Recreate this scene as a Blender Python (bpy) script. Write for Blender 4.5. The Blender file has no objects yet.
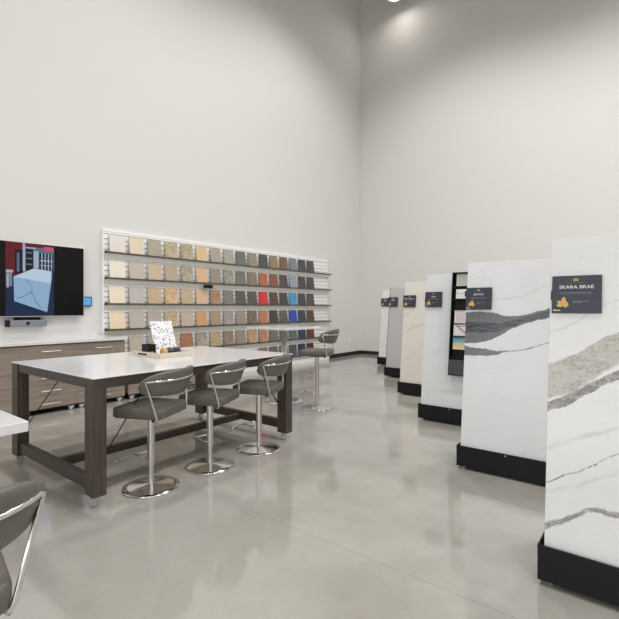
import bpy, bmesh, math, random
from mathutils import Vector, Matrix
random.seed(7)
S = bpy.context.scene
COL = S.collection
R = math.radians

# ------------------------------------------------------------------ camera, light, exposure
cam_d = bpy.data.cameras.new('camera')
cam = bpy.data.objects.new('camera', cam_d); COL.objects.link(cam)
cam.location = (0, 0, 1.4)
cam.rotation_euler = (R(90), 0, R(38.35))
cam_d.sensor_width = 36; cam_d.lens = 36 * 443 / 619
cam_d.shift_y = -1.7 / 619
cam_d.clip_start = 0.05; cam_d.clip_end = 100
S.camera = cam
S.view_settings.view_transform = 'Standard'; S.view_settings.look = 'None'
S.view_settings.exposure = 0.1; S.view_settings.gamma = 1.0
S.view_settings.use_curve_mapping = False

w = bpy.data.worlds.new('world'); S.world = w; w.use_nodes = True
w.node_tree.nodes['Background'].inputs[0].default_value = (1, 1, 1, 1)
w.node_tree.nodes['Background'].inputs[1].default_value = 0.1

LAMP_Z = 9.90
LAMPS = [(x, y) for x in (-3.6, 0.6, 4.8) for y in (-2.0, 2.8, 7.6)]
def spot(x, y, z, power, size=140, blend=0.6, rad=0.3):
    l = bpy.data.lights.new('high_bay_light', 'SPOT'); l.energy = power; l.spot_size = R(size); l.spot_blend = blend
    l.shadow_soft_size = rad; l.color = (1.0, 0.985, 0.985)
    o = bpy.data.objects.new('high_bay_light', l); COL.objects.link(o); o.location = (x, y, z)
for i, (x, y) in enumerate(LAMPS):
    spot(x, y, 9.8, (280, 540, 660)[i % 3])
spot(-5.67, 10.93, LAMP_Z - 0.05, 1.5, 120, 0.8, 0.15)
def area(name, loc, rot, sx, sy, power, col=(1, 1, 1)):
    l = bpy.data.lights.new(name, 'AREA'); l.shape = 'RECTANGLE'; l.size = sx; l.size_y = sy; l.energy = power; l.color = col
    o = bpy.data.objects.new(name, l); COL.objects.link(o); o.location = loc; o.rotation_euler = rot
# added fill light behind the camera, brightens slab faces and stools
area('fill_behind_camera', (1.0, -4.85, 2.0), (R(90), 0, 0), 10, 3.4, 210, (0.95, 0.98, 1.0))

# ------------------------------------------------------------------ materials
def srgb(c):
    f = lambda v: (v / 12.92 if v <= 0.04045 else ((v + 0.055) / 1.055) ** 2.4)
    return tuple(f(v / 255.0) for v in c) + (1.0,)
def new_mat(name):
    m = bpy.data.materials.new(name); m.use_nodes = True
    nt = m.node_tree; b = nt.nodes['Principled BSDF']
    return m, nt, b
def mat(name, c, rough=0.5, metal=0.0, spec=0.5, emit=None, estr=1.0, bump=0.0, bscale=60, vary=0.0):
    m, nt, b = new_mat(name)
    b.inputs['Base Color'].default_value = srgb(c); b.inputs['Roughness'].default_value = rough
    b.inputs['Metallic'].default_value = metal; b.inputs['Specular IOR Level'].default_value = spec
    if emit:
        b.inputs['Emission Color'].default_value = srgb(emit); b.inputs['Emission Strength'].default_value = estr
    tc = nt.nodes.new('ShaderNodeTexCoord')
    n = nt.nodes.new('ShaderNodeTexNoise'); n.inputs['Scale'].default_value = bscale; n.inputs['Detail'].default_value = 4
    nt.links.new(tc.outputs['Object'], n.inputs['Vector'])
    if vary:
        mx = nt.nodes.new('ShaderNodeMix'); mx.data_type = 'RGBA'
        a = srgb([max(0, v * (1 - vary)) for v in c]); d = srgb([min(255, v * (1 + vary)) for v in c])
        mx.inputs[6].default_value = a; mx.inputs[7].default_value = d
        nt.links.new(n.outputs['Fac'], mx.inputs[0]); nt.links.new(mx.outputs[2], b.inputs['Base Color'])
    if bump:
        bp = nt.nodes.new('ShaderNodeBump'); bp.inputs['Strength'].default_value = bump; bp.inputs['Distance'].default_value = 0.002
        nt.links.new(n.outputs['Fac'], bp.inputs['Height']); nt.links.new(bp.outputs[0], b.inputs['Normal'])
    return m
def wood(name, c1, c2, axis='X', rough=0.45):
    """axis = grain direction"""
    m, nt, b = new_mat(name)
    tc = nt.nodes.new('ShaderNodeTexCoord'); mp = nt.nodes.new('ShaderNodeMapping')
    sc = {'X': (1.2, 30, 45), 'Y': (30, 1.2, 45), 'Z': (30, 30, 1.2)}[axis]
    mp.inputs['Scale'].default_value = sc
    n = nt.nodes.new('ShaderNodeTexNoise'); n.inputs['Scale'].default_value = 1.6; n.inputs['Detail'].default_value = 6; n.inputs['Roughness'].default_value = 0.65
    cr = nt.nodes.new('ShaderNodeValToRGB'); cr.color_ramp.elements[0].position = 0.33; cr.color_ramp.elements[1].position = 0.68
    cr.color_ramp.elements[0].color = srgb(c1); cr.color_ramp.elements[1].color = srgb(c2)
    nt.links.new(tc.outputs['Object'], mp.inputs[0]); nt.links.new(mp.outputs[0], n.inputs['Vector'])
    nt.links.new(n.outputs['Fac'], cr.inputs[0]); nt.links.new(cr.outputs[0], b.inputs['Base Color'])
    b.inputs['Roughness'].default_value = rough
    bp = nt.nodes.new('ShaderNodeBump'); bp.inputs['Strength'].default_value = 0.15; bp.inputs['Distance'].default_value = 0.001
    nt.links.new(n.outputs['Fac'], bp.inputs['Height']); nt.links.new(bp.outputs[0], b.inputs['Normal'])
    return m

class NG:
    """small node maths helper for the procedural stones"""
    def __init__(s, nt): s.nt = nt
    def n(s, t, **k):
        o = s.nt.nodes.new(t)
        for a, v in k.items(): setattr(o, a, v)
        return o
    def put(s, sock, v):
        if isinstance(v, (int, float)): sock.default_value = v
        elif isinstance(v, tuple): sock.default_value = v
        else: s.nt.links.new(v, sock)
    def m(s, op, a, b=0.0, c=None, clamp=False):
        o = s.n('ShaderNodeMath', operation=op, use_clamp=clamp)
        s.put(o.inputs[0], a); s.put(o.inputs[1], b)
        if c is not None: s.put(o.inputs[2], c)
        return o.outputs[0]
    def noise(s, vec, scale, detail=5, rough=0.6, dist=0.0):
        o = s.n('ShaderNodeTexNoise'); s.put(o.inputs['Vector'], vec); o.inputs['Scale'].default_value = scale
        o.inputs['Detail'].default_value = detail; o.inputs['Roughness'].default_value = rough; o.inputs['Distortion'].default_value = dist
        return o.outputs['Fac']
    def mix(s, f, a, b):
        o = s.n('ShaderNodeMix', data_type='RGBA'); s.put(o.inputs[0], f); s.put(o.inputs[6], a); s.put(o.inputs[7], b)
        return o.outputs[2]
    def step(s, v, e, soft):            # smooth step of v about e
        o = s.n('ShaderNodeMapRange', interpolation_type='SMOOTHSTEP'); s.put(o.inputs[0], v)
        o.inputs[1].default_value = e - soft; o.inputs[2].default_value = e + soft
        return o.outputs[0]
    def curve(s, x, pts):               # pts in metres -> height in metres
        o = s.n('ShaderNodeFloatCurve'); s.put(o.inputs['Value'], s.m('DIVIDE', s.m('ADD', x, 0.1), 1.5))
        c = o.mapping.curves[0]; P = [((px + 0.1) / 1.5, pz / 2.0) for px, pz in pts]
        c.points[0].location = P[0]; c.points[1].location = P[-1]
        for p in P[1:-1]: c.points.new(*p)
        o.mapping.update()
        return s.m('MULTIPLY', o.outputs[0], 2.0)

def stone(name, base, bands, lines, tint=None, rough=0.22, wisps=0.5, wispcol=(196, 195, 192)):
    """bands: (upper pts, lower pts, colour a, colour b, noise scale); lines: (pts, width, colour, strength)"""
    m, nt, b = new_mat(name); g = NG(nt)
    tc = g.n('ShaderNodeTexCoord').outputs['Object']
    sx = g.n('ShaderNodeSeparateXYZ'); nt.links.new(tc, sx.inputs[0]); X, Z = sx.outputs[0], sx.outputs[2]
    fine = g.noise(tc, 38, 6, 0.7); mid = g.noise(tc, 9, 6, 0.65); big = g.noise(tc, 2.2, 4, 0.5)
    # stretched along the veins
    mp = g.n('ShaderNodeMapping'); nt.links.new(tc, mp.inputs[0]); mp.inputs['Rotation'].default_value = (0, R(24), 0); mp.inputs['Scale'].default_value = (1.3, 1, 9)
    str_ = g.noise(mp.outputs[0], 3.5, 8, 0.72, 0.6)
    col = g.mix(g.m('MULTIPLY', g.step(big, 0.55, 0.15), 0.5), srgb(base), srgb([v * 0.985 for v in base]))
    wz = g.m('MULTIPLY', g.m('SUBTRACT', 1.0, g.step(g.m('ABSOLUTE', g.m('SUBTRACT', str_, 0.5)), 0.012, 0.012)), wisps * 0.5)
    wz = g.m('MULTIPLY', wz, g.step(big, 0.5, 0.1))
    col = g.mix(wz, col, srgb(wispcol))
    zz = g.m('ADD', Z, g.m('ADD', g.m('MULTIPLY', g.m('SUBTRACT', mid, 0.5), 0.05), g.m('MULTIPLY', g.m('SUBTRACT', fine, 0.5), 0.022)))
    for pts, wd, c, st in lines:
        d = g.m('ABSOLUTE', g.m('SUBTRACT', zz, g.curve(X, pts)))
        f = g.m('SUBTRACT', 1.0, g.step(d, wd, wd * 0.7))
        f = g.m('MULTIPLY', f, g.m('MULTIPLY', g.m('ADD', g.m('MULTIPLY', g.step(g.m('ADD', g.m('MULTIPLY', g.noise(tc, 7, 3), 0.5), g.m('MULTIPLY', g.noise(tc, 45, 5, 0.8), 0.5)), 0.5, 0.06), 0.75), 0.25), st))
        col = g.mix(f, col, srgb(c))
    for up, lo, ca, cb, ns in bands:
        f = g.m('MULTIPLY', g.m('SUBTRACT', 1.0, g.step(g.m('SUBTRACT', zz, g.curve(X, up)), 0.0, 0.004)), g.step(g.m('SUBTRACT', zz, g.curve(X, lo)), 0.0, 0.004))
        bc = g.mix(g.step(g.m('ADD', g.m('MULTIPLY', str_, 0.5), g.m('MULTIPLY', g.noise(tc, ns, 4, 0.8), 0.5)), 0.52, 0.05), srgb(ca), srgb(cb))
        col = g.mix(f, col, bc)
    nt.links.new(col, b.inputs['Base Color']); b.inputs['Roughness'].default_value = rough
    return m
def sample_mat(name, c, kind):
    av = sum(c) / 3; c = tuple(av + (v - av) * 0.84 for v in c)
    m, nt, b = new_mat(name); g = NG(nt); tc = g.n('ShaderNodeTexCoord').outputs['Object']
    b.inputs['Roughness'].default_value = 0.3
    dark = srgb([v * 0.86 for v in c]); lite = srgb([min(255, v * 1.12) for v in c]); base = srgb(c)
    if kind == 'plain': col = g.mix(g.noise(tc, 120, 3), srgb([v * .97 for v in c]), srgb([min(255, v * 1.03) for v in c]))
    elif kind == 'speckled': col = g.mix(g.step(g.noise(tc, 90, 3, 0.7), 0.56, 0.05), base, dark)
    elif kind == 'mottled': col = g.mix(g.step(g.noise(tc, 11, 6, 0.6, 1.5), 0.5, 0.16), srgb([v * 0.86 for v in c]), lite)
    else: col = g.mix(g.m('SUBTRACT', 1.0, g.step(g.m('ABSOLUTE', g.m('SUBTRACT', g.noise(tc, 7, 5, 0.6, 1.2), 0.5)), 0.02, 0.02)), base, srgb([min(255, v * 1.45) for v in c]) if sum(c) < 330 else srgb([v * .7 for v in c]))
    nt.links.new(col, b.inputs['Base Color'])
    return m

# floor: polished concrete with saw-cut joints
def floor_mat():
    m, nt, b = new_mat('polished_concrete'); g = NG(nt)
    tc = g.n('ShaderNodeTexCoord').outputs['Object']
    sx = g.n('ShaderNodeSeparateXYZ'); nt.links.new(tc, sx.inputs[0])
    big = g.noise(tc, 0.55, 5, 0.6, 0.6); mid = g.noise(tc, 3.0, 6, 0.7); fine = g.noise(tc, 60, 4, 0.7)
    col = g.mix(g.step(big, 0.5, 0.16), srgb((159, 156, 147)), srgb((172, 169, 161)))
    col = g.mix(g.m('MULTIPLY', g.step(mid, 0.53, 0.15), 0.35), col, srgb((183, 181, 174)))
    col = g.mix(g.m('MULTIPLY', g.step(fine, 0.6, 0.08), 0.12), col, srgb((150, 145, 137)))
    def joint(sock, period, off):
        a = g.m('ABSOLUTE', g.m('SUBTRACT', g.m('PINGPONG', g.m('SUBTRACT', sock, off), period / 2.0), 0.0))
        return g.m('SUBTRACT', 1.0, g.step(a, 0.0035, 0.0025))
    j = joint(sx.outputs[1], 4.6, 2.145)
    col = g.mix(g.m('MULTIPLY', j, 0.35), col, srgb((120, 114, 106)))
    nt.links.new(col, b.inputs['Base Color'])
    mr = g.n('ShaderNodeMapRange'); nt.links.new(mid, mr.inputs[0]); mr.inputs[3].default_value = 0.04; mr.inputs[4].default_value = 0.14
    nt.links.new(mr.outputs[0], b.inputs['Roughness'])
    b.inputs['Specular IOR Level'].default_value = 1.0
    return m

M = {}
M['floor'] = floor_mat()
M['wall'] = mat('wall_paint', (219, 217, 214), 0.85, bump=0.05, bscale=200)
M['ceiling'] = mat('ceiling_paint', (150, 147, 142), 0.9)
M['black'] = mat('black_powder_coat', (17, 17, 19), 0.5, spec=0.3, bscale=80, vary=0.08)
M['base'] = mat('black_rubber_base', (26, 25, 25), 0.6)
M['chrome'] = mat('chrome', (226, 224, 221), 0.16, metal=1.0)
M['steel'] = mat('brushed_steel', (206, 203, 198), 0.32, metal=1.0)
M['leather'] = mat('grey_leather', (98, 96, 89), 0.42, bump=0.25, bscale=220, vary=0.06)
M['quartz'] = mat('white_quartz', (226, 226, 226), 0.14, bscale=6, vary=0.012)
M['white'] = mat('white_laminate', (246, 246, 245), 0.45)
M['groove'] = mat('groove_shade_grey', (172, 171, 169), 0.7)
M['ledge'] = mat('ledge_bronze', (92, 86, 74), 0.4, metal=0.3)
M['fascia'] = mat('grey_fascia', (222, 222, 219), 0.5)
M['dark_wood_z'] = wood('espresso_wood_upright', (56, 48, 42), (86, 74, 66), 'Z')
M['dark_wood_x'] = wood('espresso_wood_cross', (52, 45, 40), (78, 69, 62), 'X')
M['dark_wood_y'] = wood('espresso_wood_long', (52, 45, 40), (78, 69, 62), 'Y')
M['cab'] = wood('taupe_wood', (128, 114, 103), (162, 148, 136), 'Y', 0.5)
M['tray'] = wood('pale_ash', (206, 197, 180), (222, 214, 200), 'Y', 0.5)
M['screen'] = mat('dark_screen', (7, 7, 8), 0.25, spec=0.25)
M['sign'] = mat('navy_sign', (52, 54, 68), 0.45, bscale=3, vary=0.04)
M['ink'] = mat('white_ink', (232, 232, 232), 0.6)
M['inkgrey'] = mat('grey_ink', (140, 142, 150), 0.6)
M['gold'] = mat('gold_print', (214, 160, 84), 0.45, bscale=90, vary=0.3)
M['copper'] = mat('copper_print', (160, 96, 48), 0.5)
M['caster'] = mat('white_caster', (206, 210, 212), 0.4)
M['slab_edge'] = mat('dark_edge', (48, 50, 52), 0.5)
M['pocket'] = mat('smoked_pocket', (70, 71, 76), 0.25)

S1b = [([(-0.1, 1.03), (0, 1.066), (0.126, 1.121), (0.194, 1.174), (0.292, 1.237), (0.6, 1.40), (1.3, 1.62)],
        [(-0.1, 0.85), (0, 0.889), (0.085, 0.925), (0.184, 0.992), (0.293, 1.085), (0.6, 1.20), (1.3, 1.5)], (190, 186, 178), (160, 156, 149), 30),
       ([(-0.1, 0.82), (0, 0.865), (0.114, 0.935), (0.223, 1.008), (0.293, 1.055), (0.6, 1.15), (1.3, 1.40)],
        [(-0.1, 0.78), (0, 0.82), (0.086, 0.858), (0.184, 0.935), (0.293, 1.011), (0.6, 1.09), (1.3, 1.36)], (122, 120, 116), (168, 165, 159), 40),
       ([(-0.1, 0.21), (0, 0.262), (0.073, 0.304), (0.148, 0.352), (0.2, 0.386), (0.3, 0.392), (0.7, 0.42), (1.3, 0.6)],
        [(-0.1, 0.18), (0, 0.228), (0.073, 0.277), (0.148, 0.330), (0.2, 0.362), (0.3, 0.366), (0.7, 0.40), (1.3, 0.585)], (140, 138, 134), (186, 184, 180), 40)]
S1l = [([(-0.1, 0.41), (0, 0.46), (0.1, 0.518), (0.174, 0.566), (0.296, 0.657), (1.3, 1.1)], 0.0035, (92, 88, 82), 1.0),
       ([(-0.1, 0.58), (0, 0.63), (0.115, 0.694), (0.295, 0.782), (1.3, 1.25)], 0.011, (196, 193, 186), 0.6),
       ([(-0.1, 0.37), (0, 0.412), (0.14, 0.477), (0.296, 0.569), (1.3, 0.9)], 0.009, (200, 197, 192), 0.6),
       ([(-0.1, 1.21), (0, 1.235), (0.106, 1.28), (0.213, 1.37), (0.291, 1.398), (1.3, 1.7)], 0.006, (196, 194, 190), 0.55),
       ([(-0.1, 0.84), (0, 0.884), (0.085, 0.921), (0.184, 0.988), (0.293, 1.08), (1.3, 1.48)], 0.003, (110, 108, 104), 0.8),
       ([(-0.1, 1.035), (0, 1.068), (0.126, 1.123), (0.194, 1.176), (0.292, 1.239), (0.6, 1.40), (1.3, 1.62)], 0.004, (118, 116, 112), 0.9)]
S2b = [([(-0.1, 1.33), (0, 1.329), (0.232, 1.325), (0.331, 1.299), (0.444, 1.297), (0.556, 1.326), (0.675, 1.366), (1.3, 1.55)],
        [(-0.1, 1.03), (0, 1.046), (0.18, 1.068), (0.279, 1.117), (0.393, 1.187), (0.54, 1.246), (0.677, 1.288), (1.3, 1.45)], (104, 106, 109), (112, 114, 117), 50),
       ([(-0.1, 1.24), (0, 1.245), (0.2, 1.235), (0.33, 1.24), (0.45, 1.27), (0.556, 1.305), (0.675, 1.35), (1.3, 1.53)],
        [(-0.1, 1.12), (0, 1.14), (0.2, 1.15), (0.33, 1.18), (0.45, 1.225), (0.556, 1.262), (0.675, 1.30), (1.3, 1.47)], (52, 55, 61), (104, 108, 113), 130),
       ([(-0.1, 1.04), (0, 1.024), (0.141, 1.006), (0.34, 0.997), (0.508, 1.024), (0.676, 1.086), (1.3, 1.3)],
        [(-0.1, 0.945), (0, 0.945), (0.204, 0.951), (0.341, 0.987), (0.508, 1.019), (0.676, 1.082), (1.3, 1.295)], (112, 113, 115), (124, 125, 127), 50)]
S2l = [([(-0.1, 1.42), (0.043, 1.428), (0.248, 1.437), (0.44, 1.459), (0.675, 1.553), (1.3, 1.7)], 0.003, (190, 190, 190), 0.8),
       ([(-0.1, 1.60), (0.043, 1.664), (0.12, 1.705), (0.218, 1.731), (1.3, 1.9)], 0.003, (196, 196, 196), 0.6),
       ([(-0.1, 1.03), (0.34, 0.992), (0.508, 1.021), (0.676, 1.084), (1.3, 1.3)], 0.004, (120, 120, 121), 0.9),
       ([(-0.1, 0.82), (0.2, 0.83), (0.4, 0.86), (1.3, 1.1)], 0.004, (216, 216, 216), 0.5)]
S4l = [([(-0.1, 0.87), (0.017, 0.934), (0.177, 1.042), (0.397, 1.106), (1.3, 1.5)], 0.018, (200, 184, 160), 0.9),
       ([(-0.1, 1.15), (0.18, 1.354), (0.39, 1.603), (1.3, 1.9)], 0.016, (224, 210, 188), 0.8),
       ([(-0.1, 0.43), (0.052, 0.513), (0.384, 0.741), (1.3, 1.2)], 0.035, (228, 214, 198), 0.7)]
STONES = [stone('veined_stone', (228, 228, 228), S1b, S1l),
          stone('charcoal_banded_stone', (230, 231, 232), S2b, S2l),
          stone('soft_white_stone', (226, 228, 229), [], [([(-0.1, 0.7), (0.4, 0.9), (1.3, 1.3)], 0.03, (216, 219, 221), 0.8), ([(-0.1, 0.3), (0.4, 0.35), (1.3, 0.6)], 0.02, (214, 216, 218), 0.7)], wisps=0.35),
          stone('cream_veined_stone', (230, 225, 215), [], S4l, wisps=0.3, wispcol=(216, 204, 184)),
          stone('plain_grey_stone', (190, 190, 188), [], [], wisps=0.0),
          stone('bright_white_stone', (232, 232, 231), [], [], wisps=0.1)]

# ------------------------------------------------------------------ mesh helpers
def put(o, parent=None):
    COL.objects.link(o)
    if parent: o.parent = parent
    return o
def obj(name, bm, material, parent=None, smooth=False, bevel=0.0, loc=None, rot=None):
    bmesh.ops.recalc_face_normals(bm, faces=bm.faces)
    me = bpy.data.meshes.new(name); bm.to_mesh(me); bm.free()
    for mt in (material if isinstance(material, (list, tuple)) else [material]): me.materials.append(mt)
    if smooth:
        for p in me.polygons: p.use_smooth = True
    o = bpy.data.objects.new(name, me); put(o, parent)
    if loc: o.location = loc
    if rot: o.rotation_euler = rot
    if bevel:
        md = o.modifiers.new('bevel', 'BEVEL'); md.width = bevel; md.segments = 2; md.limit_method = 'ANGLE'
    return o
def tag(o, label=None, cat=None, group=None, kind=None):
    if label: o['label'] = label
    if cat: o['category'] = cat
    if group: o['group'] = group
    if kind: o['kind'] = kind
    return o
def empty(name, loc, label, cat, group=None, rz=0):
    o = bpy.data.objects.new(name, None); COL.objects.link(o); o.location = loc; o.rotation_euler = (0, 0, rz); o.empty_display_size = 0.1
    return tag(o, label, cat, group)
def box(bm, x0, x1, y0, y1, z0, z1, mi=0):
    vs = [bm.verts.new(p) for p in [(x0, y0, z0), (x1, y0, z0), (x1, y1, z0), (x0, y1, z0), (x0, y0, z1), (x1, y0, z1), (x1, y1, z1), (x0, y1, z1)]]
    for f in [(0, 3, 2, 1), (4, 5, 6, 7), (0, 1, 5, 4), (1, 2, 6, 5), (2, 3, 7, 6), (3, 0, 4, 7)]:
        bm.faces.new([vs[i] for i in f]).material_index = mi
def bx(*a):
    bm = bmesh.new(); box(bm, *a); return bm
def rbox(sx, sy, z0, z1, r, seg=6, dome=0.0, soft=0.02):
    """rounded-corner cushion / slab outline with softened edges"""
    bm = bmesh.new(); rings = []
    prof = [(soft, z0), (soft * .3, z0 + soft * .3), (0, z0 + soft), (0, z1 - soft), (soft * .3, z1 - soft * .3), (soft, z1)]
    if dome: prof += [(0.07, z1 + dome * .6), (0.13, z1 + dome)]
    for ins, z in prof:
        ring = []; hx, hy = sx / 2 - ins, sy / 2 - ins; rr = max(0.004, r - ins)
        for cx, cy, a0 in [(hx - rr, hy - rr, 0), (-hx + rr, hy - rr, 90), (-hx + rr, -hy + rr, 180), (hx - rr, -hy + rr, 270)]:
            for k in range(seg + 1):
                a = R(a0 + 90 * k / seg); ring.append(bm.verts.new((cx + rr * math.cos(a), cy + rr * math.sin(a), z)))
        rings.append(ring)
    n = len(rings[0])
    for a, b in zip(rings, rings[1:]):
        for i in range(n): bm.faces.new((a[i], a[(i + 1) % n], b[(i + 1) % n], b[i]))
    bm.faces.new(rings[0][::-1]); bm.faces.new(rings[-1])
    return bm
def lathe(bm, prof, seg=40, c=(0, 0)):
    rings = []
    for r, z in prof:
        rings.append([bm.verts.new((c[0] + r * math.cos(2 * math.pi * i / seg), c[1] + r * math.sin(2 * math.pi * i / seg), z)) for i in range(seg)])
    for a, b in zip(rings, rings[1:]):
        for i in range(seg): bm.faces.new((a[i], a[(i + 1) % seg], b[(i + 1) % seg], b[i]))
    bm.faces.new(rings[0][::-1]); bm.faces.new(rings[-1])
def smooth_path(pts, n=6):
    P = [Vector(p) for p in pts]; out = []
    for i in range(len(P) - 1):
        p0 = P[max(i - 1, 0)]; p1 = P[i]; p2 = P[i + 1]; p3 = P[min(i + 2, len(P) - 1)]
        for k in range(n):
            t = k / n; out.append(0.5 * ((2 * p1) + (p2 - p0) * t + (2 * p0 - 5 * p1 + 4 * p2 - p3) * t * t + (3 * p1 - p0 - 3 * p2 + p3) * t ** 3))
    out.append(P[-1]); return out
def tube(bm, pts, r, seg=10, flat=1.0):
    P = [Vector(p) for p in pts]; rings = []; up = Vector((0, 0, 1)); prev = None
    for i, p in enumerate(P):
        t = (P[min(i + 1, len(P) - 1)] - P[max(i - 1, 0)]).normalized()
        if prev is None: a = t.cross(up if abs(t.z) < 0.9 else Vector((1, 0, 0))).normalized()
        else: a = (prev - t * prev.dot(t)).normalized()
        prev = a; b = t.cross(a)
        rings.append([bm.verts.new(p + (a * math.cos(2 * math.pi * k / seg) + b * math.sin(2 * math.pi * k / seg) * flat) * r) for k in range(seg)])
    for x, y in zip(rings, rings[1:]):
        for k in range(seg): bm.faces.new((x[k], x[(k + 1) % seg], y[(k + 1) % seg], y[k]))
    bm.faces.new(rings[0][::-1]); bm.faces.new(rings[-1])
def tb(pts, r, seg=10, flat=1.0):
    bm = bmesh.new(); tube(bm, pts, r, seg, flat); return bm
def copy_tree(o, parent=None):
    c = o.copy(); COL.objects.link(c)
    if parent: c.parent = parent
    for ch in [k for k in bpy.data.objects if k.parent == o and k is not c]: copy_tree(ch, c)
    return c
def text_bm(s, size, depth=0.0012):
    cu = bpy.data.curves.new('lettering', 'FONT'); cu.body = s; cu.size = size; cu.align_x = 'CENTER'; cu.extrude = depth / 2; cu.resolution_u = 2
    cu.offset = size * 0.008
    o = bpy.data.objects.new('lettering', cu); COL.objects.link(o)
    bpy.context.view_layer.update()
    me = bpy.data.meshes.new_from_object(o.evaluated_get(bpy.context.evaluated_depsgraph_get()))
    bm = bmesh.new(); bm.from_mesh(me); bpy.data.objects.remove(o); bpy.data.meshes.remove(me)
    return bm

# ------------------------------------------------------------------ the setting
WX, WY = -7.16, 11.55; CZ = 11.9; RX, FY = 7.0, -5.0
def struct(name, bm, m):
    o = obj(name, bm, m); tag(o, kind='structure'); return o
struct('floor', bx(WX - .2, RX + .2, FY - .2, WY + .2, -0.15, 0), M['floor'])
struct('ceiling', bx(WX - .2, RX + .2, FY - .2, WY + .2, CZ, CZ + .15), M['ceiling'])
struct('wall_left', bx(WX - .2, WX, FY - .2, WY + .2, 0, CZ), M['wall'])
struct('wall_back', bx(WX, RX, WY, WY + .2, 0, CZ), M['wall'])
struct('wall_right', bx(RX, RX + .2, FY - .2, WY + .2, 0, CZ), M['wall'])
struct('wall_front', bx(WX, RX, FY - .2, FY, 0, CZ), M['wall'])
struct('baseboard_left', bx(WX, WX + .014, 9.81, WY, 0, 0.105), M['base'])
struct('baseboard_back', bx(WX + .014, RX, WY - .014, WY, 0, 0.105), M['base'])

# ------------------------------------------------------------------ high bay lamp whose lower lens just enters the frame
def high_bay(x, y, label):
    t = empty('high_bay_lamp', (x, y, LAMP_Z), label, 'ceiling lamp', 'high bay lamps')
    bm = bmesh.new(); lathe(bm, [(0.10, 0.34), (0.13, 0.30), (0.14, 0.16), (0.17, 0.13), (0.23, 0.06), (0.25, 0.0), (0.235, 0.0), (0.20, 0.06), (0.05, 0.10)])
    obj('housing', bm, M['steel'], t, True)
    bm = bmesh.new(); lathe(bm, [(0.22, 0.045), (0.225, 0.03), (0.18, 0.02)])
    obj('lens', bm, mat('lamp_lens', (255, 250, 240), 0.4, emit=(255, 250, 240), estr=20), t, True)
    obj('rod', tb([(0, 0, 0.33), (0, 0, CZ - LAMP_Z)], 0.012), M['steel'], t)
high_bay(-5.67, 10.93, 'round high bay lamp hanging at the very top edge near the far corner')

# ------------------------------------------------------------------ sample display wall
DX = WX + 0.045                                # face of the slat board
t = empty('slatwall_display', (WX, 3.6, 0), 'white slatted display wall with six rows of stone samples on bronze shelves', 'display wall')
def inv(p, base): return (p[0] - base[0], p[1] - base[1], p[2] - base[2])
Y0, Y1 = 3.60, 9.80
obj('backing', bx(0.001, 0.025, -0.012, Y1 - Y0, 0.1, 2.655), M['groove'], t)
bm = bmesh.new(); z = 0.115
while z < 2.64:
    box(bm, 0.025, 0.045, -0.012, Y1 - Y0 - 0.01, z, min(z + 0.073, 2.655)); z += 0.0865
obj('slats', bm, M['white'], t)
obj('frame', bx(0.001, 0.052, -0.035, -0.012, 0.1, 2.69), M['white'], t, bevel=0.003)
obj('top_rail', bx(0.001, 0.052, -0.012, Y1 - Y0, 2.655, 2.69), M['white'], t, bevel=0.003)
obj('base_deck', bx(0.001, 0.09, -0.03, Y1 - Y0, 0.0, 0.10), M['white'], t, bevel=0.004)
ROWZ = [2.305, 1.882, 1.459, 1.036, 0.613, 0.190]
for z in ROWZ:
    bm = bmesh.new()
    box(bm, 0.045, 0.122, -0.008, Y1 - Y0 + 0.06, z - 0.012, z)
    box(bm, 0.122, 0.130, -0.008, Y1 - Y0 + 0.06, z - 0.012, z + 0.018)
    lg = obj('ledge', bm, M['ledge'], t)
    bm = bmesh.new()      # sloping grey price-strip below each ledge
    L = Y1 - Y0
    vs = [bm.verts.new(p) for p in [(0.046, -0.008, z - 0.013), (0.108, -0.008, z - 0.013), (0.070, -0.008, z - 0.085), (0.046, -0.008, z - 0.085), (0.046, L, z - 0.013), (0.108, L, z - 0.013), (0.070, L, z - 0.085), (0.046, L, z - 0.085)]]
    for f in [(0, 1, 2, 3), (7, 6, 5, 4), (0, 4, 5, 1), (1, 5, 6, 2), (2, 6, 7, 3), (3, 7, 4, 0)]: bm.faces.new([vs[i] for i in f])
    obj('fascia', bm, M['fascia'], lg)
    obj('end_cap', bx(0.10, 0.134, -0.03, -0.008, z - 0.016, z + 0.022), M['black'], lg)
tag(obj('shelf_tag', bx(0.131, 0.145, 1.93, 2.15, 1.785, 1.855), M['black'], t, bevel=0.002), 'small black tag on second shelf')

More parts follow.
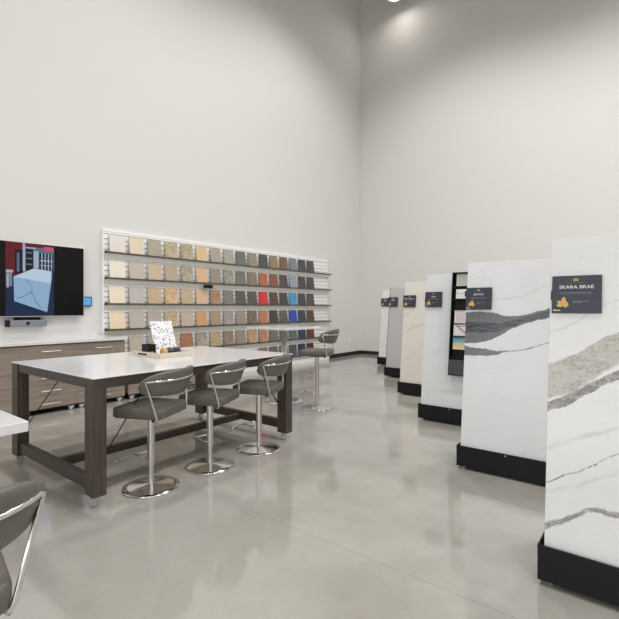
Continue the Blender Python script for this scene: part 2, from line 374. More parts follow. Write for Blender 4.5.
DESC = {}
P_ = 'plain'; K_ = 'speckled'; T_ = 'mottled'; V_ = 'veined'
ROWS = [
 [((226,216,204),P_,'chalky white'),((226,208,180),P_,'pale sand'),((178,168,146),K_,'olive beige'),((184,166,132),T_,'gold and brown mottled'),((176,158,128),T_,'khaki mottled'),((216,188,138),P_,'honey yellow'),((178,162,146),K_,'rosy taupe'),((170,166,146),K_,'light sage grey'),((112,113,108),K_,'mid grey speckled'),((148,138,120),K_,'warm taupe'),((78,77,82),T_,'charcoal flecked'),((156,126,94),K_,'caramel brown'),((122,92,70),P_,'brown'),((122,132,142),K_,'steel blue grey'),((74,73,72),P_,'dark grey'),((82,78,72),P_,'dark olive grey')],
 [((234,225,206),P_,'ivory'),((200,188,176),K_,'pinkish grey'),((208,186,156),K_,'light tan'),((186,170,142),K_,'sandy khaki'),((184,168,146),V_,'beige streaked'),((218,176,134),P_,'peach'),((156,140,126),K_,'mushroom brown'),((154,160,142),V_,'greenish veined'),((116,113,104),P_,'stone grey'),((132,118,100),P_,'drab brown'),((180,98,56),T_,'rust orange flecked'),((146,88,60),K_,'terracotta brown'),((82,72,65),P_,'dark brown'),((140,156,166),P_,'pale blue grey'),((76,67,66),P_,'dark plum grey'),((74,73,69),P_,'charcoal')],
 [((236,221,194),P_,'warm cream'),((194,188,182),K_,'silver grey'),((202,176,142),K_,'biscuit'),((208,172,126),T_,'amber and cream mottled'),((196,174,138),K_,'straw'),((222,182,144),K_,'light peach'),((164,130,96),T_,'brown mottled'),((128,127,117),K_,'grey green'),((86,84,83),P_,'dark slate'),((90,84,76),P_,'smoky brown'),((222,40,40),P_,'bright red'),((92,68,54),P_,'chocolate brown'),((72,71,62),P_,'blackish green'),((62,146,206),T_,'sky blue'),((68,68,70),P_,'black grey'),((76,75,72),P_,'graphite')],
 [((238,216,178),P_,'butter yellow'),((192,185,170),K_,'light grey speckled'),((190,172,158),K_,'dusty pink'),((190,164,128),T_,'tan mottled'),((196,178,154),K_,'oatmeal'),((214,160,110),K_,'light orange'),((170,148,116),K_,'camel'),((156,148,140),T_,'silvery mottled'),((152,140,124),P_,'greige'),((120,102,86),T_,'mocha'),((192,122,82),K_,'orange clay'),((72,64,60),P_,'near black brown'),((84,81,72),V_,'white veined charcoal'),((42,72,186),P_,'royal blue'),((60,64,76),P_,'midnight grey'),((96,68,50),P_,'walnut brown')],
 [None,((204,187,168),K_,'pale pink speckled'),((182,164,148),K_,'light mauve'),((202,178,142),K_,'wheat'),((172,114,72),P_,'burnt orange'),((172,162,142),V_,'grey veined'),((186,162,122),K_,'mustard beige'),((140,122,100),T_,'earth brown mottled'),((152,136,118),K_,'dove taupe'),((178,144,110),T_,'copper mottled'),((180,124,88),T_,'salmon brown'),((118,110,98),K_,'pewter'),((104,98,84),K_,'moss grey'),((96,103,112),K_,'blue slate'),((28,60,88),P_,'petrol blue'),((106,46,32),P_,'brick red')],
 [None]*10 + [((142,126,106),K_,'dull tan'),((106,100,90),K_,'ash brown'),((100,96,88),K_,'smoke grey'),((84,88,98),K_,'storm blue'),((24,48,82),P_,'navy blue'),((88,32,34),P_,'maroon')]]
ORD = ['first','second','third','fourth','fifth','sixth','seventh','eighth','ninth','tenth','eleventh','twelfth','thirteenth','fourteenth','fifteenth','last']
SH = ['top shelf','second shelf down','third shelf down','fourth shelf down','fifth shelf down','lowest shelf']
bm = bmesh.new(); box(bm, -0.006, 0.006, 0, 0.270, 0, 0.305)
proto = bpy.data.meshes.new('stone_sample'); bmesh.ops.bevel(bm, geom=list(bm.edges), offset=0.002, segments=1, affect='EDGES'); bm.to_mesh(proto); bm.free()
for r, row in enumerate(ROWS):
    for c, it in enumerate(row):
        if it is None: continue
        colr, kind, desc = it
        me = proto.copy(); me.materials.append(sample_mat('sample_' + desc.replace(' ', '_'), colr, kind))
        o = bpy.data.objects.new('stone_sample', me); COL.objects.link(o)
        o.location = (WX + 0.111, 3.657 + 0.3464 * c, ROWZ[r] + 0.0022); o.rotation_euler = (0, R(-9), 0)
        tag(o, '%s stone sample, %s in the row on the %s' % (desc, ORD[c] + ' column' if c else 'first column', SH[r]), 'stone sample', 'stone samples on the slatwall')

# ------------------------------------------------------------------ television, video bar, tablet
def poly(bm, pts, x, mi, th=0.0006):
    a = [bm.verts.new((x + th, y, z)) for y, z in pts]; b = [bm.verts.new((x, y, z)) for y, z in pts]
    bm.faces.new(a).material_index = mi; bm.faces.new(b[::-1]).material_index = mi
    n = len(pts)
    for i in range(n): bm.faces.new((a[i], b[i], b[(i + 1) % n], a[(i + 1) % n])).material_index = mi
TY0, TY1, TZ0, TZ1 = 1.38, 3.238, 1.270, 2.328
t = empty('television', (WX, (TY0 + TY1) / 2, 1.8), 'large black flat television on the wall showing a white stone island', 'television')
cy = (TY0 + TY1) / 2
TF = 0.11
obj('casing', bx(0.05, TF, TY0 - cy, TY1 - cy, TZ0 - 1.8, TZ1 - 1.8), M['steel'], t, bevel=0.004)
obj('screen', bx(TF - .002, TF + .002, TY0 - cy + .008, TY1 - cy - .008, TZ0 - 1.8 + .014, TZ1 - 1.8 - .008), M['screen'], t)
obj('wall_bracket', bx(0.0, 0.05, -0.3, 0.3, -0.25, 0.2), M['black'], t)
def em(name, c, s=0.75): return mat('screen_' + name, (6, 6, 6), 0.3, spec=0.25, emit=c, estr=s)
pm = [em('navy', (28, 44, 74)), em('red', (104, 26, 34)), em('dark', (22, 24, 34)), em('pale', (170, 186, 204)), em('haze', (96, 114, 140)), em('top', (196, 214, 232)), em('front', (150, 182, 214)), em('vein', (112, 140, 172)), em('pink', (206, 90, 120)), em('table', (128, 136, 150)), em('side', (120, 150, 184))]
PY0, PY1, PZ1, PZ0 = 2.180 - cy, 2.800 - cy, 2.318 - 1.8, 1.286 - 1.8
uv = lambda L: [(PY0 + u * (PY1 - PY0), PZ1 + v * (PZ0 - PZ1)) for u, v in L]
rc = lambda a, b, c, d: [(a, c), (b, c), (b, d), (a, d)]
layers = [(rc(0, 1, 0, 1), 0), (rc(0, 1, 0, .37), 4), (rc(0, .33, .0, .44), 1), (rc(.18, .33, .10, .42), 2), (rc(.22, .27, .14, .40), 4), (rc(.34, .39, .0, .39), 3),
          (rc(.39, .55, .08, .37), 2), (rc(.41, .53, .12, .14), 4), (rc(.41, .53, .20, .22), 4), (rc(.41, .53, .28, .30), 4), (rc(.56, .66, .10, .34), 3), (rc(.68, .98, .12, .37), 2),
          (rc(.72, .745, .12, .36), 3), (rc(.79, .815, .12, .36), 3), (rc(.86, .885, .12, .36), 3), (rc(.93, .95, .12, .36), 3), (rc(.69, .97, .22, .235), 3), (rc(.69, .97, .29, .30), 6),
          (rc(.38, 1, 0, .05), 1), (rc(.77, .98, .03, .09), 8), (rc(.40, .60, .055, .07), 3), (rc(0, .14, .38, .41), 3), (rc(0, .12, .41, .60), 9), (rc(.02, .05, .44, .62), 3),
          ([(.145, .47), (.55, .345), (.94, .37), (.92, .545)], 5), ([(.145, .47), (.92, .545), (.84, .95), (.16, .80)], 6), ([(.92, .545), (.94, .37), (.945, .46), (.845, .945)], 10),
          ([(.40, .50), (.42, .50), (.53, .61), (.51, .68), (.50, .68), (.515, .61)], 7), ([(.50, .67), (.52, .67), (.60, .80), (.72, .89), (.71, .90), (.585, .81)], 7), ([(.20, .755), (.36, .725), (.50, .66), (.50, .68), (.36, .74), (.20, .77)], 7)]
bm = bmesh.new()
for k, (L, mi) in enumerate(layers): poly(bm, uv(L), TF + 0.0025 + 0.0007 * k, mi, 0.0005)
tag(obj('picture', bm, pm, t), 'lit picture of a veined white stone block in a showroom')

t = empty('video_bar', (WX, 2.44, 1.18), 'slim grey camera and speaker bar on the wall under the television', 'video bar')
obj('body', bx(0.02, 0.10, -0.225, 0.275, -0.045, 0.045), mat('bar_grey', (128, 130, 138), 0.5), t, bevel=0.012)
obj('end_cap', bx(0.02, 0.103, -0.245, -0.195, -0.047, 0.047), M['black'], t, bevel=0.01)
bm = bmesh.new(); lathe(bm, [(0.022, 0), (0.022, 0.012), (0.014, 0.014)], 20)
obj('lens', bm, M['black'], t, rot=(0, R(90), 0), loc=(0.10, 0.02, 0))
obj('bracket', bx(0.0, 0.05, -0.13, 0.20, 0.045, 0.085), M['black'], t)

t = empty('touch_panel', (WX, 3.335, 1.5), 'small wall tablet with glowing blue screen right of the television', 'tablet')
obj('casing', bx(0.0, 0.03, -0.105, 0.065, -0.075, 0.075), M['black'], t, bevel=0.004)
obj('screen', bx(0.03, 0.032, -0.095, 0.052, -0.062, 0.062), mat('tablet_blue', (10, 10, 12), 0.2, emit=(90, 168, 226), estr=0.9), t)
t = empty('wall_outlet', (WX, 10.95, 0.42), 'small white wall outlet on the left wall past the slatted display', 'outlet')
obj('plate', bx(0, 0.008, -0.04, 0.04, -0.06, 0.06), M['white'], t, bevel=0.002)
obj('socket', bx(0.008, 0.010, -0.018, 0.018, -0.03, 0.03), M['fascia'], t)

# ------------------------------------------------------------------ cabinets along the left wall
CF = -6.33
def handle(parent, y, z, w=0.235):
    bm = bmesh.new(); x = CF + 0.034
    tube(bm, [(CF, y - w / 2 + .02, z), (x, y - w / 2 + .02, z)], 0.005, 8); tube(bm, [(CF, y + w / 2 - .02, z), (x, y + w / 2 - .02, z)], 0.005, 8)
    tube(bm, [(x, y - w / 2, z), (x, y + w / 2, z)], 0.0065, 8)
    return obj('handle', bm, M['steel'], parent)
def cab_caster(parent, x, y, zt=0.075, s=1.0):
    bm = bmesh.new()
    c = bmesh.new()
    box(bm, x - .03, x + .03, y - .035, y + .035, zt - 0.008, zt)
    box(bm, x - .022, x - .017, y - .028, y + .022, 0.022, zt - .006); box(bm, x + .017, x + .022, y - .028, y + .022, 0.022, zt - .006)
    k = obj('caster', bm, M['caster'], parent)
    bm = bmesh.new(); lathe(bm, [(0.010, -.013), (0.023, -.013), (0.026, -.008), (0.026, .008), (0.023, .013), (0.010, .013)], 24)
    wv = obj('wheel', bm, M['caster'] if s else M['black'], k, True, rot=(0, R(90), 0), loc=(x, y - .004, 0.026))
    c.free(); return k
def cabinet(y0, y1, ztop, drawers, label, name='drawer_cabinet', group='drawer cabinets under the white worktop', casters=True):
    t = empty(name, (0, 0, 0), label, 'cabinet', group)
    obj('body', bx(WX + (.16 if ztop > .7 else .30), CF - .02, y0 + .0005, y1 - .0005, 0.10, ztop), M['cab'], t)
    obj('plinth', bx(WX + .32, CF - .03, y0 + .0, y1 - .0, 0.055, 0.10), M['black'], t)
    for z0, z1, zh in drawers:
        d = obj('drawer', bx(CF - .02, CF, y0 + .0005, y1 - .0005, z0 + .0015, z1 - .0015), M['cab'], t, bevel=0.0015)
        if zh: handle(d, (y0 + y1) / 2 - (0.0), zh)
    if casters:
        for x in (CF - .035, WX + .38):
            for y in (y0 + .07, y1 - .07): cab_caster(t, x, y, 0.055)
    return t
DR = [(0.735, 0.905, 0.828), (0.555, 0.735, 0.65), (0.39, 0.555, 0.475), (0.235, 0.39, 0.308), (0.075, 0.235, 0.138)]
cabinet(2.82, 3.515, 0.915, DR, 'wood drawer cabinet at the right end of the white worktop, by the display')
cabinet(2.12, 2.82, 0.915, DR, 'taupe wood drawer cabinet below the right half of the television, mid worktop')
cabinet(1.42, 2.12, 0.915, [(a, b, None) for a, b, c in DR], 'taupe wood cabinet cut off by the left edge of the picture, below the television')
wt = obj('worktop', bx(WX, CF + .03, 0.9, 3.545, 0.920, 0.962), M['quartz'], bevel=0.004)
tag(wt, 'long white stone worktop running over the wall cabinets', 'worktop')
LD = [(0.43, 0.60, 0.52), (0.235, 0.43, 0.335), (0.075, 0.235, 0.155)]
cabinet(3.57, 4.27, 0.60, LD, 'low taupe wood drawer unit in front of the samples, next to the tall cabinets', 'low_drawer_unit', 'low drawer units in front of the samples')
cabinet(4.28, 4.98, 0.60, LD, 'low taupe wood drawer unit farthest from the television, seen under the big table', 'low_drawer_unit', 'low drawer units in front of the samples')

# ------------------------------------------------------------------ big work table
def swivel_caster(parent, x, y, zt=0.08):
    bm = bmesh.new()
    box(bm, x - .034, x + .034, y - .03, y + .03, zt - 0.006, zt)
    lathe(bm, [(0.02, zt - .016), (0.02, zt - .004)], 16, (x, y))
    box(bm, x - .021, x - .016, y - .03, y + .018, 0.032, zt - .014); box(bm, x + .016, x + .021, y - .03, y + .018, 0.032, zt - .014)
    k = obj('caster', bm, M['steel'], parent)
    bm = bmesh.new(); lathe(bm, [(0.010, -.013), (0.032, -.013), (0.036, -.008), (0.036, .008), (0.032, .013), (0.010, .013)], 24)
    obj('wheel', bm, mat('wheel_grey', (186, 194, 200), 0.4), k, True, rot=(0, R(90), 0), loc=(x, y - .008, 0.037))
def work_table(x0, x1, y0, y1, label, topz=0.914, top_th=0.011, inset=0.006, group=None):
    t = empty('work_table', ((x0 + x1) / 2, (y0 + y1) / 2, 0), label, 'table', group)
    cx, cy_ = t.location.x, t.location.y; X0, X1, Ya, Yb = x0 - cx, x1 - cx, y0 - cy_, y1 - cy_
    obj('tabletop', bx(X0, X1, Ya, Yb, topz - top_th, topz), M['quartz'], t, bevel=0.004)
    b = topz - top_th
    lw, ld, i = 0.128, 0.095, inset
    for sx_ in (0, 1):
        for sy_ in (0, 1):
            lx = X0 + i if sx_ == 0 else X1 - i - lw; ly = Ya + i if sy_ == 0 else Yb - i - ld
            lg = obj('leg', bx(lx, lx + lw, ly, ly + ld, 0.08, b), M['dark_wood_z'], t, bevel=0.002)
            swivel_caster(lg, lx + lw / 2, ly + ld / 2)
    for ly in (Ya + i + .008, Yb - i - .05):
        obj('apron', bx(X0 + i + lw, X1 - i - lw, ly, ly + .042, b - .072, b), M['dark_wood_x'], t, bevel=0.002)
        obj('end_rail', bx(X0 + i + lw, X1 - i - lw, ly + .01, ly + .06, 0.108, 0.200), M['dark_wood_x'], t, bevel=0.002)
    for lx in (X0 + i + .008, X1 - i - .05):
        obj('apron', bx(lx, lx + .042, Ya + i + ld, Yb - i - ld, b - .072, b), M['dark_wood_y'], t, bevel=0.002)
    obj('stretcher', bx(-0.03, 0.03, Ya + i + .07, Yb - i - .07, 0.112, 0.178), M['dark_wood_y'], t, bevel=0.002)
    for lx in (X0 + i + lw / 2, X1 - i - lw / 2):
        for s, ya in ((1, Ya + i + ld - .005), (-1, Yb - i - ld + .005)):
            obj('brace', tb([(lx, ya, 0.31), (lx, ya + s * 0.40, b - .03)], 0.0045, 8), M['black'], t)
    return t
work_table(-4.60, -3.06, 1.465, 3.585, 'long white topped work table on dark wood legs with casters, three stools along its side')
work_table(-4.35, -2.125, -1.45, 0.744, 'white thick topped table whose corner enters at the left edge of the picture', top_th=0.045, inset=0.32)

# tray and what it carries
TT = 0.914
t = empty('serving_tray', (-4.0, 2.60, TT), 'pale wooden tray with black slot handle lying on the long white table', 'tray')
x0, x1, y0, y1 = -0.22, 0.295, -0.19, 0.185
obj('bottom', bx(x0, x1, y0, y1, 0, 0.008), M['tray'], t)
obj('side_panel', bx(x1 - .012, x1, y0, y1, 0.008, 0.052), M['tray'], t, bevel=0.001)
obj('side_panel', bx(x0, x0 + .012, y0, y1, 0.008, 0.052), M['tray'], t, bevel=0.001)
for yy in (y0, y1 - .012):
    e = obj('end_panel', bx(x0 + .012, x1 - .012, yy, yy + .012, 0.008, 0.052), M['tray'], t, bevel=0.001)
    obj('handle_slot', bx(-.09, .06, yy - .0015, yy + .0135, 0.020, 0.036), M['black'], e)
# terrazzo sample
m, nt, b = new_mat('terrazzo'); g = NG(nt); tc = g.n('ShaderNodeTexCoord').outputs['Object']
vo = g.n('ShaderNodeTexVoronoi'); nt.links.new(tc, vo.inputs['Vector']); vo.inputs['Scale'].default_value = 52
vo.inputs['Randomness'].default_value = 1.0
f = g.m('MULTIPLY', g.m('SUBTRACT', 1.0, g.step(g.m('ADD', vo.outputs['Distance'], g.m('MULTIPLY', g.noise(tc, 90), 0.25)), 0.50, 0.04)), 1.0)
sc_ = g.n('ShaderNodeSeparateColor'); nt.links.new(vo.outputs['Color'], sc_.inputs[0])
f = g.m('MULTIPLY', f, g.step(sc_.outputs[0], 0.30, 0.02))
chip = g.mix(sc_.outputs[1], srgb((40, 42, 52)), srgb((150, 152, 164)))
nt.links.new(g.mix(f, srgb((238, 238, 240)), chip), b.inputs['Base Color']); b.inputs['Roughness'].default_value = 0.25
o = obj('terrazzo_sample', bx(-0.008, 0.008, 0, 0.25, 0, 0.355), m, loc=(-3.93, 2.512, TT + 0.0125), rot=(0, R(-20), R(0)), bevel=0.002)
tag(o, 'white terrazzo slab sample with dark chips leaning back in the tray', 'stone sample')
t = empty('sample_stand', (-3.93, 2.62, TT + 0.009), 'low black easel holding up the terrazzo sample in the tray', 'easel')
obj('foot', bx(-0.20, 0.075, -0.02, 0.02, 0.0, 0.0012), M['black'], t)
obj('lip', bx(0.045, 0.055, -0.05, 0.05, 0.0, 0.018), M['black'], t)
obj('back_strut', tb([(-0.19, 0, 0.006), (-0.115, 0, 0.22)], 0.005, 8), M['black'], t)
t = empty('black_box', (-3.98, 2.463, TT + 0.009), 'small black open box standing in the left corner of the tray', 'box')
bm = bmesh.new(); box(bm, -.075, .045, -.035, -.028, 0, .115); box(bm, -.075, .045, .038, .045, 0, .115); box(bm, -.075, -.068, -.028, .038, 0, .115); box(bm, .038, .045, -.028, .038, 0, .115); box(bm, -.068, .038, -.028, .038, 0, .006)
obj('shell', bm, M['black'], t)
obj('clasp', bx(.045, .048, -.01, .015, .02, .045), M['gold'], t)
t = empty('sample_roll', (-3.80, 2.54, TT + 0.051), 'black cylinder with gold end lying in the tray before the terrazzo', 'roll')
bm = bmesh.new(); lathe(bm, [(0.036, -.09), (0.042, -.086), (0.042, .086), (0.036, .09)], 24)
obj('body', bm, mat('roll_black', (44, 46, 52), 0.3), t, True, rot=(R(90), 0, 0), loc=(0, .05, 0))
bm = bmesh.new(); lathe(bm, [(0.034, -.003), (0.0425, 0), (0.0425, .03), (0.0422, .032)], 24)
obj('gold_end', bm, M['gold'], t, True, rot=(R(90), 0, 0), loc=(0, -.012, 0))

# ------------------------------------------------------------------ pedestal bar table
t = empty('bar_table', (-4.43, 4.98, 0), 'high square white bar table on a steel pedestal with round base', 'table')
obj('tabletop', bx(-0.40, 0.40, -0.40, 0.40, 1.085, 1.112), M['quartz'], t, bevel=0.003)
bm = bmesh.new(); lathe(bm, [(0.043, 0.02), (0.043, 1.07)], 32); obj('column', bm, M['steel'], t, True)
obj('mounting_plate', bx(-0.16, 0.16, -0.16, 0.16, 1.068, 1.085), M['steel'], t)
bm = bmesh.new(); lathe(bm, [(0.285, 0.0), (0.29, 0.006), (0.285, 0.013), (0.20, 0.022), (0.06, 0.030)], 56); obj('base_plate', bm, M['chrome'], t, True)

# ------------------------------------------------------------------ stools
def make_stool(lift=0.0):
    """local: backrest towards +x, seat centre over the post"""
    t = empty('bar_stool', (0, 0, 0), 'x', 'stool', 'grey leather swivel stools')
    zs = 0.655 + lift
    o = obj('seat', rbox(0.42, 0.43, zs - 0.078, zs, 0.06, dome=0.010, soft=0.018), M['leather'], t, True, loc=(0, 0, 0))
    obj('seat_plate', bx(-0.10, 0.10, -0.10, 0.10, zs - 0.095, zs - 0.074), M['black'], t)
    # curved backrest band
    bm = bmesh.new(); n = 28; rings = []
    A = 78
    for i in range(n + 1):
        u = -1 + 2 * i / n; a = R(A * u)
        rr = 0.245 ; cx = 0.034 + 0.205 * math.cos(a); cy = 0.262 * math.sin(a)
        e = abs(u)
        end = math.sqrt(max(0.0, 1 - max(0, (e - 0.90) / 0.10) ** 2)) if e > 0.90 else 1.0
        ztop = zs + 0.288 - 0.085 * e ** 3.4; zbot = zs + 0.088 + 0.035 * e ** 2
        zc, hz = (ztop + zbot) / 2, (ztop - zbot) / 2 * (0.35 + 0.65 * end)
        th = 0.028 * (0.5 + 0.5 * end)
        nx, ny = math.cos(a), math.sin(a)
        ring = []
        for k in range(14):
            q = 2 * math.pi * k / 14; cq, sq = math.cos(q), math.sin(q)
            ox = th * math.copysign(abs(cq) ** 0.6, cq); oz = hz * math.copysign(abs(sq) ** 0.55, sq)
            lean = 0.30 * (zc + oz - zs - 0.1)
            ring.append(bm.verts.new((cx + nx * (ox + lean), cy + ny * (ox + lean), zc + oz)))
        rings.append(ring)
    for a_, b_ in zip(rings, rings[1:]):
        for k in range(14): bm.faces.new((a_[k], a_[(k + 1) % 14], b_[(k + 1) % 14], b_[k]))
    bm.faces.new(rings[0][::-1]); bm.faces.new(rings[-1])
    obj('backrest', bm, M['leather'], t, True)
    # chrome frame: up from the seat side, round the outside of the back, down again
    def arc(a):
        return (0.036 + 0.271 * math.cos(R(a)), 0.320 * math.sin(R(a)), zs + 0.215)
    up = [(0.13, -0.19, zs - 0.088), (0.175, -0.205, zs - 0.086), (0.186, -0.215, zs - 0.06), (0.15, -0.26, zs + 0.19)]
    pts = [Vector(p) for p in up]
    back = [Vector(arc(a)) for a in range(-66, 67, 6)]
    dn = [Vector((p[0], -p[1], p[2])) for p in up][::-1]
    path = pts[:3] + [pts[2].lerp(back[0], .5)] + back + [dn[0].lerp(dn[1], 0.0) * 0 + Vector((pts[2].lerp(back[0], .5).x, -pts[2].lerp(back[0], .5).y, pts[2].lerp(back[0], .5).z))] + dn[1:]
    obj('back_frame', tb(path, 0.0085, 10), M['chrome'], t, True)
    bm = bmesh.new(); lathe(bm, [(0.0285, 0.18), (0.0285, zs - 0.085)], 32)
    obj('post', bm, M['steel'], t)
    bm = bmesh.new(); lathe(bm, [(0.0225, 0.012), (0.0225, 0.19)], 32)
    obj('lower_column', bm, M['steel'], t)
    bm = bmesh.new(); lathe(bm, [(0.210, 0.0), (0.2145, 0.004), (0.212, 0.010), (0.17, 0.016), (0.045, 0.026), (0.030, 0.030)], 56)
    obj('base_plate', bm, M['chrome'], t, True)
    return t
def stool_footrest(t, deg):
    a = R(deg); f = lambda x, y, z: (x * math.cos(a) - y * math.sin(a), x * math.sin(a) + y * math.cos(a), z)
    bm = bmesh.new()
    tube(bm, [f(*p) for p in smooth_path([(-0.185, -0.19, 0.205), (-0.215, -0.125, 0.21), (-0.235, 0, 0.21), (-0.215, 0.11, 0.21), (-0.20, 0.15, 0.205)])], 0.0095, 10)
    tube(bm, [f(-0.02, 0, 0.205), f(-0.235, 0, 0.21)], 0.008, 10)
    bm2 = obj('footrest', bm, M['chrome'], t, True)
def place_stool(x, y, rot, label, lift=0.0, foot=0.0):
    s = make_stool(lift); stool_footrest(s, foot - rot)
    s.location = (x, y, 0); s.rotation_euler = (0, 0, R(rot)); s['label'] = label
place_stool(-3.118, 1.946, 25, 'grey leather swivel stool nearest the near leg of the long table')
place_stool(-3.123, 2.528, 25, 'grey leather swivel stool in the middle of three at the long table')
place_stool(-3.118, 3.134, 25, 'grey leather swivel stool at the far end of the long table')
place_stool(-3.758, 4.919, 24, 'tall grey leather swivel stool at the high bar table', lift=0.165)
place_stool(-1.60, 0.268, -10, 'grey leather stool in the lower left corner, only its back and seat edge visible')

# ------------------------------------------------------------------ slab displays on the right
TILT = math.atan(0.124)
def wire_box(bm, x0, x1, y0, y1, z0, z1, th):
    box(bm, x0, x1, y0, y0 + th, z0, z1); box(bm, x0, x1, y1 - th, y1, z0, z1)
    box(bm, x0, x0 + th, y0 + th, y1 - th, z0, z1); box(bm, x1 - th, x1, y0 + th, y1 - th, z0, z1)
NUG = [(-0.9, -0.55), (-0.55, -0.2), (-0.75, 0.15), (-0.45, 0.35), (-0.1, 0.2), (0.0, 0.75), (0.3, 0.95), (0.55, 0.8), (0.6, 0.3), (0.95, 0.0), (1.0, -0.55), (0.55, -0.9), (0.2, -0.6), (-0.3, -0.75)]
def slab_display(x, y, h, stone_m, sign, label, zsign, width=1.25, dark_edge=False, jut=0.0):
    """x, y: left front corner of the tray; the display leans back from the viewer"""
    t = empty('slab_display', (x, y, 0), label, 'slab display', 'stone slab displays standing in a diagonal row')
    D = 0.52; Wd = width + .08
    bm = bmesh.new(); wire_box(bm, 0, Wd, 0, D, 0.025, 0.20, 0.008)
    box(bm, 0.008, Wd - .008, 0.008, D - .008, 0.030, 0.042)
    tr = obj('tray', bm, M['black'], t)
    bm = bmesh.new()
    for xx in (0.42, 0.84):
        if True: box(bm, xx, xx + .0015, -0.0012, 0, 0.03, 0.198)
    obj('panel_joint', bm, M['base'], tr)
    bm = bmesh.new()
    for xx in (0.405, 0.825): 
        for k in range(1): lathe(bm, [(0.006, 0), (0.006, 0.004), (0.003, 0.005)], 12, (xx, 0))
    sc = obj('screw', bm, M['steel'], tr, rot=(R(90), 0, 0), loc=(0, 0, 0.185))
    for xx, yy in ((0.05, 0.05), (Wd - .05, 0.05), (0.05, D - .05), (Wd - .05, D - .05)):
        bm = bmesh.new(); lathe(bm, [(0.016, 0.0), (0.016, 0.012), (0.006, 0.014), (0.006, 0.03)], 16, (xx, yy)); obj('foot', bm, M['steel'], t)
    L = (h - 0.045) / math.cos(TILT)
    y0s = 0.012 + (0.045 - 0.19) * math.tan(TILT) + .013
    bm = bx(0, width, 0, 0.02, 0, L)
    s = obj('slab', bm, stone_m, t, loc=(0.026, y0s, 0.045), rot=(-TILT, 0, 0), bevel=0.002)
    if dark_edge: obj('edge_strip', bx(-0.010, 0.0, 0.0, 0.02, 0, L), M['slab_edge'], s)
    obj('back_slab', bx(0, width, -0.02, 0, 0, L), stone_m, t, loc=(0.026, D - y0s, 0.045), rot=(TILT, 0, 0), bevel=0.002)
    bm = bmesh.new()
    for xx in (0.25, width - .2):
        tube(bm, [(xx, y0s + .05, 0.045), (xx, y0s + .033 + math.tan(TILT) * (h - .10), h - .06)], 0.012, 8); tube(bm, [(xx, D - y0s - .05, 0.045), (xx, D - y0s - .033 - math.tan(TILT) * (h - .10), h - .06)], 0.012, 8)
    obj('frame', bm, M['black'], t)
    # name sign, in slab coordinates
    name, big = sign
    z0 = (zsign - 0.045) / math.cos(TILT)
    sw, sh, sd = 0.222, 0.196, 0.014
    pl = obj('name_sign', bx(0, sw, -0.010, 0, 0, sh), M['sign'], s, bevel=0.001, loc=(-jut, -0.012, z0))
    obj('clip', bx(-0.006, 0.03, -0.002, 0.012, 0.07, 0.12), M['black'], s, loc=(-jut, -0.012, z0))
    F = -0.0112
    if name:
        bm = text_bm(name, big); bmesh.ops.scale(bm, vec=(1.12, 1, 1), verts=bm.verts)
        lo = obj('lettering', bm, M['ink'], pl, rot=(R(90), 0, 0), loc=(sw / 2, F, 0.128))
    bm = bmesh.new()
    def fl(x0_, x1_, z0_, z1_): box(bm, x0_, x1_, F, -0.0098, z0_, z1_)
    for k in range(3): fl(0.098 + k * .008, 0.103 + k * .008, 0.171, 0.180)
    fl(0.097, 0.121, 0.168, 0.172); fl(0.104, 0.106, .180, .184); fl(.112, .114, .180, .184)
    obj('emblem', bm, M['gold'], pl)
    bm = bmesh.new()
    xk = 0.037
    while xk < 0.175:
        wv = random.uniform(.004, .011); fl(xk, min(xk + wv, .18), 0.105, 0.108); fl(xk + .004, min(xk + wv + .002, .176), 0.0985, 0.101); xk += wv + .0022
    xk = 0.096
    while xk < 0.170:
        wv = random.uniform(.004, .010); fl(xk, min(xk + wv, .176), 0.060, 0.063)
        if xk < .13: fl(xk, min(xk + wv, .176), 0.0535, 0.056)
        xk += wv + .0022
    xk = 0.08
    while xk < 0.14: fl(xk, xk + .004, .158, .160); xk += .0065
    obj('small_print', bm, M['inkgrey'], pl)
    bm = bmesh.new(); fl(0.008, 0.020, 0.012, 0.018); fl(0.022, 0.040, 0.012, 0.016)
    obj('maker_mark', bm, M['ink'], pl)
    bm = bmesh.new(); rnd = random.Random(3)
    pts = [(0.047 + px * .030, 0.055 + pz * .031) for px, pz in NUG]
    a_ = [bm.verts.new((px, F, pz)) for px, pz in pts]; b_ = [bm.verts.new((px, -0.0098, pz)) for px, pz in pts]
    bm.faces.new(a_); bm.faces.new(b_[::-1])
    for i in range(len(pts)): bm.faces.new((a_[i], b_[i], b_[(i + 1) % len(pts)], a_[(i + 1) % len(pts)]))
    pic = obj('gold_picture', bm, M['gold'], pl)
    return t, s
slabs = [
 (-0.488, 2.481, 1.770, ('SKARA BRAE', 0.0245), 'stone slab display nearest on the right, broad grey beige bands, sign SKARA BRAE', 1.370, -0.012),
 (-1.398, 3.84, 1.806, ('BENTLEY', 0.020), 'white stone slab display with a dark charcoal band, second from the front', 1.382, -0.002),
 (-2.381, 5.20, 1.824, ('ELLA', 0.022), 'softly clouded white slab display with a black brochure rack on it', 1.405, 0.004),
 (-3.346, 6.533, 1.825, ('BRITTANICCA', 0.024), 'cream slab display with thin golden veins, between white and grey slabs', 1.408, 0.008),
 (-4.394, 7.996, 1.810, ('', 0.022), 'plain grey slab display, second farthest in the diagonal row', 1.42, 0.03),
 (-5.436, 9.542, 1.841, ('', 0.022), 'plain bright white slab display, farthest in the row near the corner', 1.436, 0.012)]
heads = {}
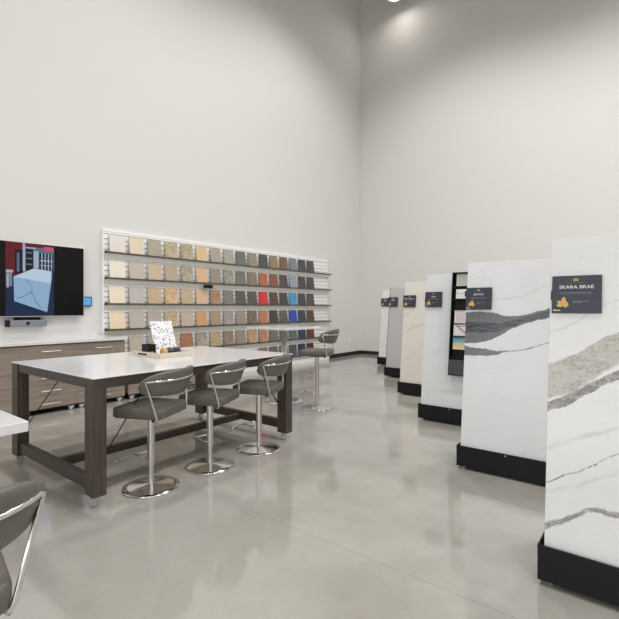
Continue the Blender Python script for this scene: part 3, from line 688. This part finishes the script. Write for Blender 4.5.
for k, (x, y, h, sg, lb, zsn, jt) in enumerate(slabs):
    tt, ss = slab_display(x, y, h, STONES[k], sg, lb, zsn, dark_edge=(k == 4), jut=jt, width=1.25)
    heads[k] = (tt, ss)
    if k >= 4:     # short unreadable name line on the two farthest signs
        pl = [c for c in ss.children if c.name.startswith('name_sign')][0]
        obj('lettering', bx(0.075, 0.15, -0.0115, -0.0098, 0.130, 0.143), M['ink'], pl)

# black brochure rack hung on the soft white slab
RX0, RZ0, RW, RH, RD = -1.992, 0.585, 0.36, 1.245, 0.085
rk = empty('brochure_rack', (RX0, 5.20, RZ0), 'black upright brochure rack hung on the softly clouded white slab', 'brochure rack')
ty = lambda z: 0.024 + (z - 0.19) * math.tan(TILT)
rk.location = (RX0, 5.20 + ty(RZ0) - 0.004, RZ0); rk.rotation_euler = (-TILT, 0, 0)
obj('back_panel', bx(0, RW, -0.008, 0, 0, RH), M['black'], rk)
for xx in (0, RW - .008): obj('side_panel', bx(xx, xx + .008, -RD, -.008, 0, RH), M['black'], rk)
obj('top_panel', bx(.008, RW - .008, -RD, -.008, RH - .008, RH), M['black'], rk)
obj('bottom_panel', bx(.008, RW - .008, -RD, -.008, 0, 0.010), M['black'], rk)
LIPS = [0.012, 0.215, 0.305, 0.468, 0.619, 0.917, 1.071]
for i, z in enumerate(LIPS):
    obj('shelf', bx(.008, RW - .008, -.052, -.008, z - .006, z), M['black'], rk)
    if i == 0: tag(obj('pocket_front', bx(.008, RW - .008, -RD + .001, -RD + .005, z, z + .175), M['pocket'], rk), 'smoked grey pocket')
    else: obj('shelf_lip', bx(.008, RW - .008, -.068, -.064, z - .006, z + .008), M['black'], rk)
def brochure(z0, z1, x0, x1, cols, label, kind='blocks'):
    bm = bmesh.new(); box(bm, 0, x1 - x0, -0.003, 0, 0, z1 - z0, 0); H_ = z1 - z0; W_ = x1 - x0
    if kind == 'text':
        for k in range(9):
            zz = H_ * (0.15 + k * .08); box(bm, .02, W_ * (0.9 if k % 3 else .6), -.0036, -.003, zz, zz + .004, 1)
        box(bm, .02, W_ * .5, -.0036, -.003, H_ * .88, H_ * .95, 1)
    elif kind == 'photo':
        box(bm, W_ * .45, W_, -.0036, -.003, H_ * .25, H_ * .80, 1); box(bm, .01, W_ * .4, -.0036, -.003, H_ * .55, H_ * .58, 1)
    elif kind == 'beach':
        for a_, b_, mi in ((0, .12, 0), (.12, .30, 1), (.30, .55, 2), (.55, .8, 3), (.8, 1, 4)): box(bm, 0, W_, -.0036, -.003, H_ * a_, H_ * b_, mi)
    else:
        vs = [bm.verts.new((px * W_, -.0036, pz * H_)) for px, pz in [(.05, .9), (.15, .95), (.75, .2), (.6, .15)]]; bm.faces.new(vs).material_index = 1
        box(bm, W_ * .2, W_ * .8, -.0036, -.003, H_ * .8, H_ * .86, 1); box(bm, W_ * .65, W_ * .9, -.0036, -.003, H_ * .1, H_ * .16, 1)
    ms = [mat('paper_%d' % i, c, 0.4) for i, c in enumerate(cols)]
    o = obj('brochure', bm, ms)
    loc = Matrix.Translation(rk.location) @ Matrix.Rotation(-TILT, 4, 'X') @ Vector((x0, -0.0575, z0))
    o.location = loc; o.rotation_euler = (-TILT, 0, 0)
    tag(o, label, 'brochure', 'brochures in the black rack')
brochure(1.075, 1.228, .048, .30, [(204, 204, 196), (142, 144, 134)], 'pale text leaflet in the topmost compartment of the black rack', 'text')
brochure(0.921, 1.040, .048, .28, [(232, 230, 230), (52, 40, 44)], 'white leaflet with a dark photo, second from the top of the rack', 'photo')
brochure(0.623, 0.780, .042, .28, [(228, 222, 222), (176, 150, 152)], 'white leaflet with pinkish text, third from the top of the rack', 'text')
brochure(0.472, 0.615, .038, .28, [(224, 218, 218), (178, 150, 156)], 'white leaflet with a mauve diagonal stroke, fourth in the rack', 'blocks')
brochure(0.309, 0.464, .036, .28, [(230, 216, 190), (226, 196, 148), (206, 190, 158), (120, 168, 176), (70, 130, 156)], 'leaflet with a beach picture from blue to sand, lowest in rack', 'beach')

bpy.context.view_layer.update()
